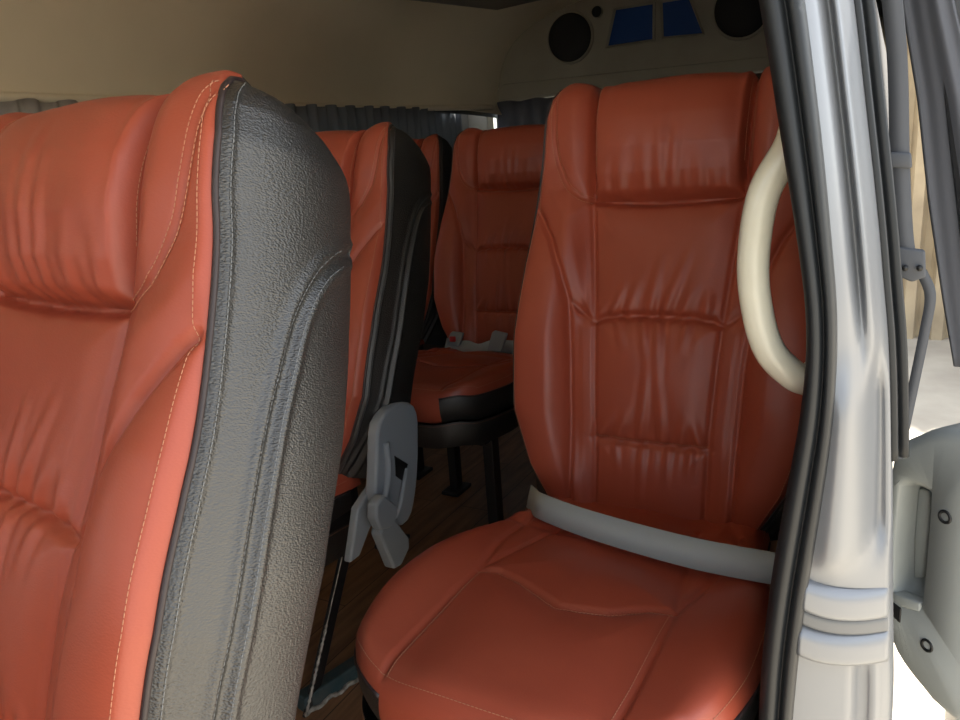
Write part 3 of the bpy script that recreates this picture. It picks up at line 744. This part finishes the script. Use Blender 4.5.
# ------------------------------------------------------------------ the slid-back door
dr = empty('door_1', (.10, .86, FLOOR)); structure(dr); dr['label'] = 'open sliding door'
def dl(p): return (p[0] - .10, p[1] - .86, p[2] - FLOOR)
mb = MB(); 
def door_box(y0, y1, x0, x1, z0, z1, lean=.0):
    v = []
    for x in (x0, x1):
        for y in (y0, y1):
            for z in (z0, z1):
                v.append(dl((x + .085 * (y - .86) - max(0, z + .25) * lean, y, z)))
    return v, [(0, 1, 3, 2), (4, 6, 7, 5), (0, 4, 5, 1), (2, 3, 7, 6), (0, 2, 6, 4), (1, 5, 7, 3)]
mb.add(*door_box(.86, 2.0, .098, .150, FLOOR - .25, -.30))
mb.build('door_panel', M['silver'], dr, smooth=False, bevel=.008)
mb = MB(); mb.add(*door_box(.86, .94, .092, .130, -.30, .30, .20)); mb.add(*door_box(1.92, 2.0, .092, .13, -.30, .30, .20)); mb.add(*door_box(.86, 2.0, .092, .13, .24, .30, .20))
mb.build('window_frame', M['frame'], dr, smooth=False, bevel=.006)
MB().add(*door_box(.94, 1.92, .108, .112, -.30, .24, .20)).build('pane', M['glass'], dr, smooth=False)
# handle housing
hx = lambda x: (.90 - (x - .03) * .9)
HSH = -.005
outl = resample(smooth_path([(.0235, -.398), (.0270, -.352), (.0300, -.338), (.045, -.322), (.060, -.307), (.078, -.297), (.100, -.292), (.115, -.30), (.117, -.45), (.116, -.61), (.100, -.622), (.085, -.621), (.070, -.611), (.054, -.600), (.038, -.576), (.032, -.53), (.026, -.46)], 4), 60)
rim_o = np.array([dl((x, hx(x), z)) for x, z in outl])
rec = resample(smooth_path([(.037, -.384), (.046, -.374), (.064, -.374), (.0665, -.384), (.0675, -.44), (.0675, -.502), (.066, -.510), (.050, -.516), (.0405, -.510), (.037, -.45)], 4), 60)
def al(A, B):  # start the inner ring next to the outer ring's start
    i = int(np.argmin(np.linalg.norm(B - A[0], axis=1))); return np.roll(B, -i, 0)
rec = al(outl, rec)
rim_i = np.array([dl((x, hx(x), z)) for x, z in rec]); nrm2 = np.array([-.67, -.74, 0.])
c_o = rim_o.mean(0); c_i = rim_i.mean(0)
rows = [rim_o - nrm2 * .045, rim_o + (c_o - rim_o) * .0, rim_o + (c_o - rim_o) * .035 + nrm2 * .009, rim_o + (c_o - rim_o) * .09 + nrm2 * .013, rim_i + (rim_i - c_i) * .08 + nrm2 * .013, rim_i + nrm2 * .010, rim_i - (rim_i - c_i) * .06 - nrm2 * .010, rim_i - (rim_i - c_i) * .10 - nrm2 * .022]
mb = MB().grid(np.array(rows), closed_u=True); b0 = len(mb.v) - 60; mb.f.append(tuple(range(b0, b0 + 60)))
hh = mb.build('handle_housing', M['gplast2'], dr); hh.location.x = HSH; hh['label'] = 'grey plastic handle housing'
lv = [(.0395, -.390), (.049, -.388), (.051, -.44), (.0505, -.494), (.043, -.500), (.0395, -.45)]
MB().add(*prism_pts([np.array(dl((x, hx(x), z))) - nrm2 * .012 for x, z in lv], nrm2 * -.008)).build('pull_lever', M['gplast2'], hh, bevel=.003)
MB().add(*prism_pts([np.array(dl((x, hx(x), z))) + nrm2 * .014 for x, z in [(.0375, -.513), (.066, -.506), (.0665, -.517), (.050, -.524), (.0375, -.521)]], nrm2 * -.016)).build('lock_slide', M['gplast2'], hh, bevel=.002)
MB().add(*prism_pts([np.array(dl((x, hx(x), z))) + nrm2 * .0145 for x, z in [(.037, -.524), (.0495, -.526), (.0495, -.545), (.039, -.540)]], nrm2 * -.012)).build('lock_recess', M['bolt'], hh, bevel=.001)
for x, z in ((.080, -.394), (.0755, -.5515)):
    c = np.array(dl((x, hx(x), z))) + nrm2 * .0128; a = np.linspace(0, 2 * PI, 25)[:-1]
    tx = np.array([.74, -.67, 0]); tz = np.array([0, 0, 1.])
    rows = [[c + nrm2 * d + r * (math.cos(q) * tx + math.sin(q) * tz) for q in a] for r, d in ((.0078, 0), (.0072, .002), (.0050, .0016), (.0040, -.001), (.0002, -.001))]
    MB().grid(np.array(rows), closed_u=True).build('screw', M['bolt'], hh)

# curtain tied along the door
rows = []
for z in np.linspace(.30, -.240, 40):
    xl = np.interp(-z, [-.30, -.11, -.021, .072, .169, .235, .25], [-.040, -.004, .015, .030, .049, .063, .066])
    wd = np.interp(-z, [-.3, -.1, .07, .235], [.034, .036, .050, .045]); r = []
    for s in np.linspace(0, 1, 60):
        fold = .004 * math.sin(s * 7 + z * 2) + .0015 * math.sin(s * 17 - z * 5)
        r.append((xl + wd * s, .872 + fold - .02 * s, z))
    rows.append(r)
o = MB().grid(np.array(rows)).build('curtain', M['curtain']); md = o.modifiers.new('th', 'SOLIDIFY'); md.thickness = .004; md.offset = 1
tag(o, 'dark slate curtain hanging folded on the open sliding door', 'curtain')
# dark strap with a collar and a two-bolt bracket at the edge of the door opening
sp = empty('door_strap', (.0, .845, -.14)); tag(sp, 'dark grey strap with collar and two-bolt bracket between pillar and door', 'strap')
def sl2(p): return (p[0], p[1] - .845, p[2] + .14)
W = ribbon([sl2((-.030, .83, .20)), sl2((-.0085, .83, .074)), sl2((.0015, .83, -.032)), sl2((.009, .83, -.10)), sl2((.016, .83, -.135))], [(1, -.15, 0)] * 5, .016, .005); W.build('webbing', M['webbing_d'], sp)
v, f = prism_pts([sl2(p) for p in [(-.0075, .823, -.024), (.0105, .823, -.026), (.012, .823, -.040), (-.0055, .823, -.038)]], (0, .014, 0)); MB().add(v, f).build('collar', M['webbing_d'], sp, bevel=.002)
v, f = prism_pts([sl2(p) for p in [(.004, .824, -.112), (.028, .824, -.116), (.0305, .824, -.141), (.019, .824, -.146), (.008, .824, -.141)]], (0, .010, 0)); br = MB().add(v, f).build('bracket', M['webbing_d'], sp, bevel=.002)
for x in (.0125, .0245): MB().tube([sl2((x, .8235, -.132)), sl2((x, .8205, -.132))], .0028, 12).build('bolt', M['bolt'], br)
W = ribbon([sl2((.026, .833, -.136)), sl2((.0355, .833, -.160)), sl2((.033, .833, -.20)), sl2((.027, .833, -.26)), sl2((.0195, .833, -.33))], [(1, -.1, .2)] * 5, .0095, .004); W.build('strap_tail', M['webbing_d'], sp)

# ------------------------------------------------------------------ outside
structure(MB().box(-14, 14, -14, 14, -1.78, -1.70).build('ground', M['concrete'], smooth=False))
# ribbed beige wall behind the van
n = 260; xs = np.linspace(-.6, 4.2, n); prof2 = 7.0 + .05 * np.sign(np.sin(xs * 30)) * np.minimum(1, 3 * np.abs(np.sin(xs * 30)))
mb = MB().grid(np.array([[(x, y, z) for x, y in zip(xs, prof2)] for z in (-1.70, 2.0)])); mb.box(-.6, 4.2, 7.06, 7.2, -1.70, 2.0)
structure(mb.build('wall_outside', M['outwall'], smooth=False))

# ------------------------------------------------------------------ light
w = bpy.data.worlds.new('sky'); SC.world = w; w.use_nodes = True; nt = w.node_tree
sk = nt.nodes.new('ShaderNodeTexSky'); sk.sky_type = 'NISHITA'; sk.sun_disc = False
sk.sun_elevation = math.radians(52); sk.sun_rotation = math.radians(10); sk.air_density = 1.2; sk.dust_density = 1.2
hs = nt.nodes.new('ShaderNodeHueSaturation'); hs.inputs['Saturation'].default_value = .35
nt.links.new(sk.outputs[0], hs.inputs['Color']); nt.links.new(hs.outputs[0], nt.nodes['Background'].inputs[0]); nt.nodes['Background'].inputs[1].default_value = .145
sun = bpy.data.lights.new('sun', 'SUN'); sun.energy = 6.2; sun.angle = math.radians(1.5); sun.color = (1, .95, .86)
so = bpy.data.objects.new('sun', sun); COL.objects.link(so)
d = Vector((-.08, -.52, -.85)).normalized(); so.rotation_euler = d.to_track_quat('-Z', 'Y').to_euler()

# ------------------------------------------------------------------ camera
cd = bpy.data.cameras.new('camera'); cam = bpy.data.objects.new('camera', cd); COL.objects.link(cam)
p, th, ro = math.radians(15.1), math.radians(29.0), math.radians(4.1)
fwd = Vector((-math.sin(th) * math.cos(p), math.cos(th) * math.cos(p), -math.sin(p))); rt = Vector((math.cos(th), math.sin(th), 0)); up = rt.cross(fwd)
R_ = math.cos(ro) * rt - math.sin(ro) * up; U_ = math.cos(ro) * up + math.sin(ro) * rt
cam.matrix_world = Matrix((( R_.x, U_.x, -fwd.x, 0), (R_.y, U_.y, -fwd.y, 0), (R_.z, U_.z, -fwd.z, 0), (0, 0, 0, 1)))
cd.sensor_width = 36; cd.lens = 36 * 760 / 960; cd.clip_start = .02
SC.camera = cam
SC.view_settings.view_transform = 'Standard'; SC.view_settings.look = 'None'; SC.view_settings.gamma = 1
SC.view_settings.exposure = 2.03
SC.cycles.use_denoising = True
SC.cycles.max_bounces = 10; SC.cycles.diffuse_bounces = 6
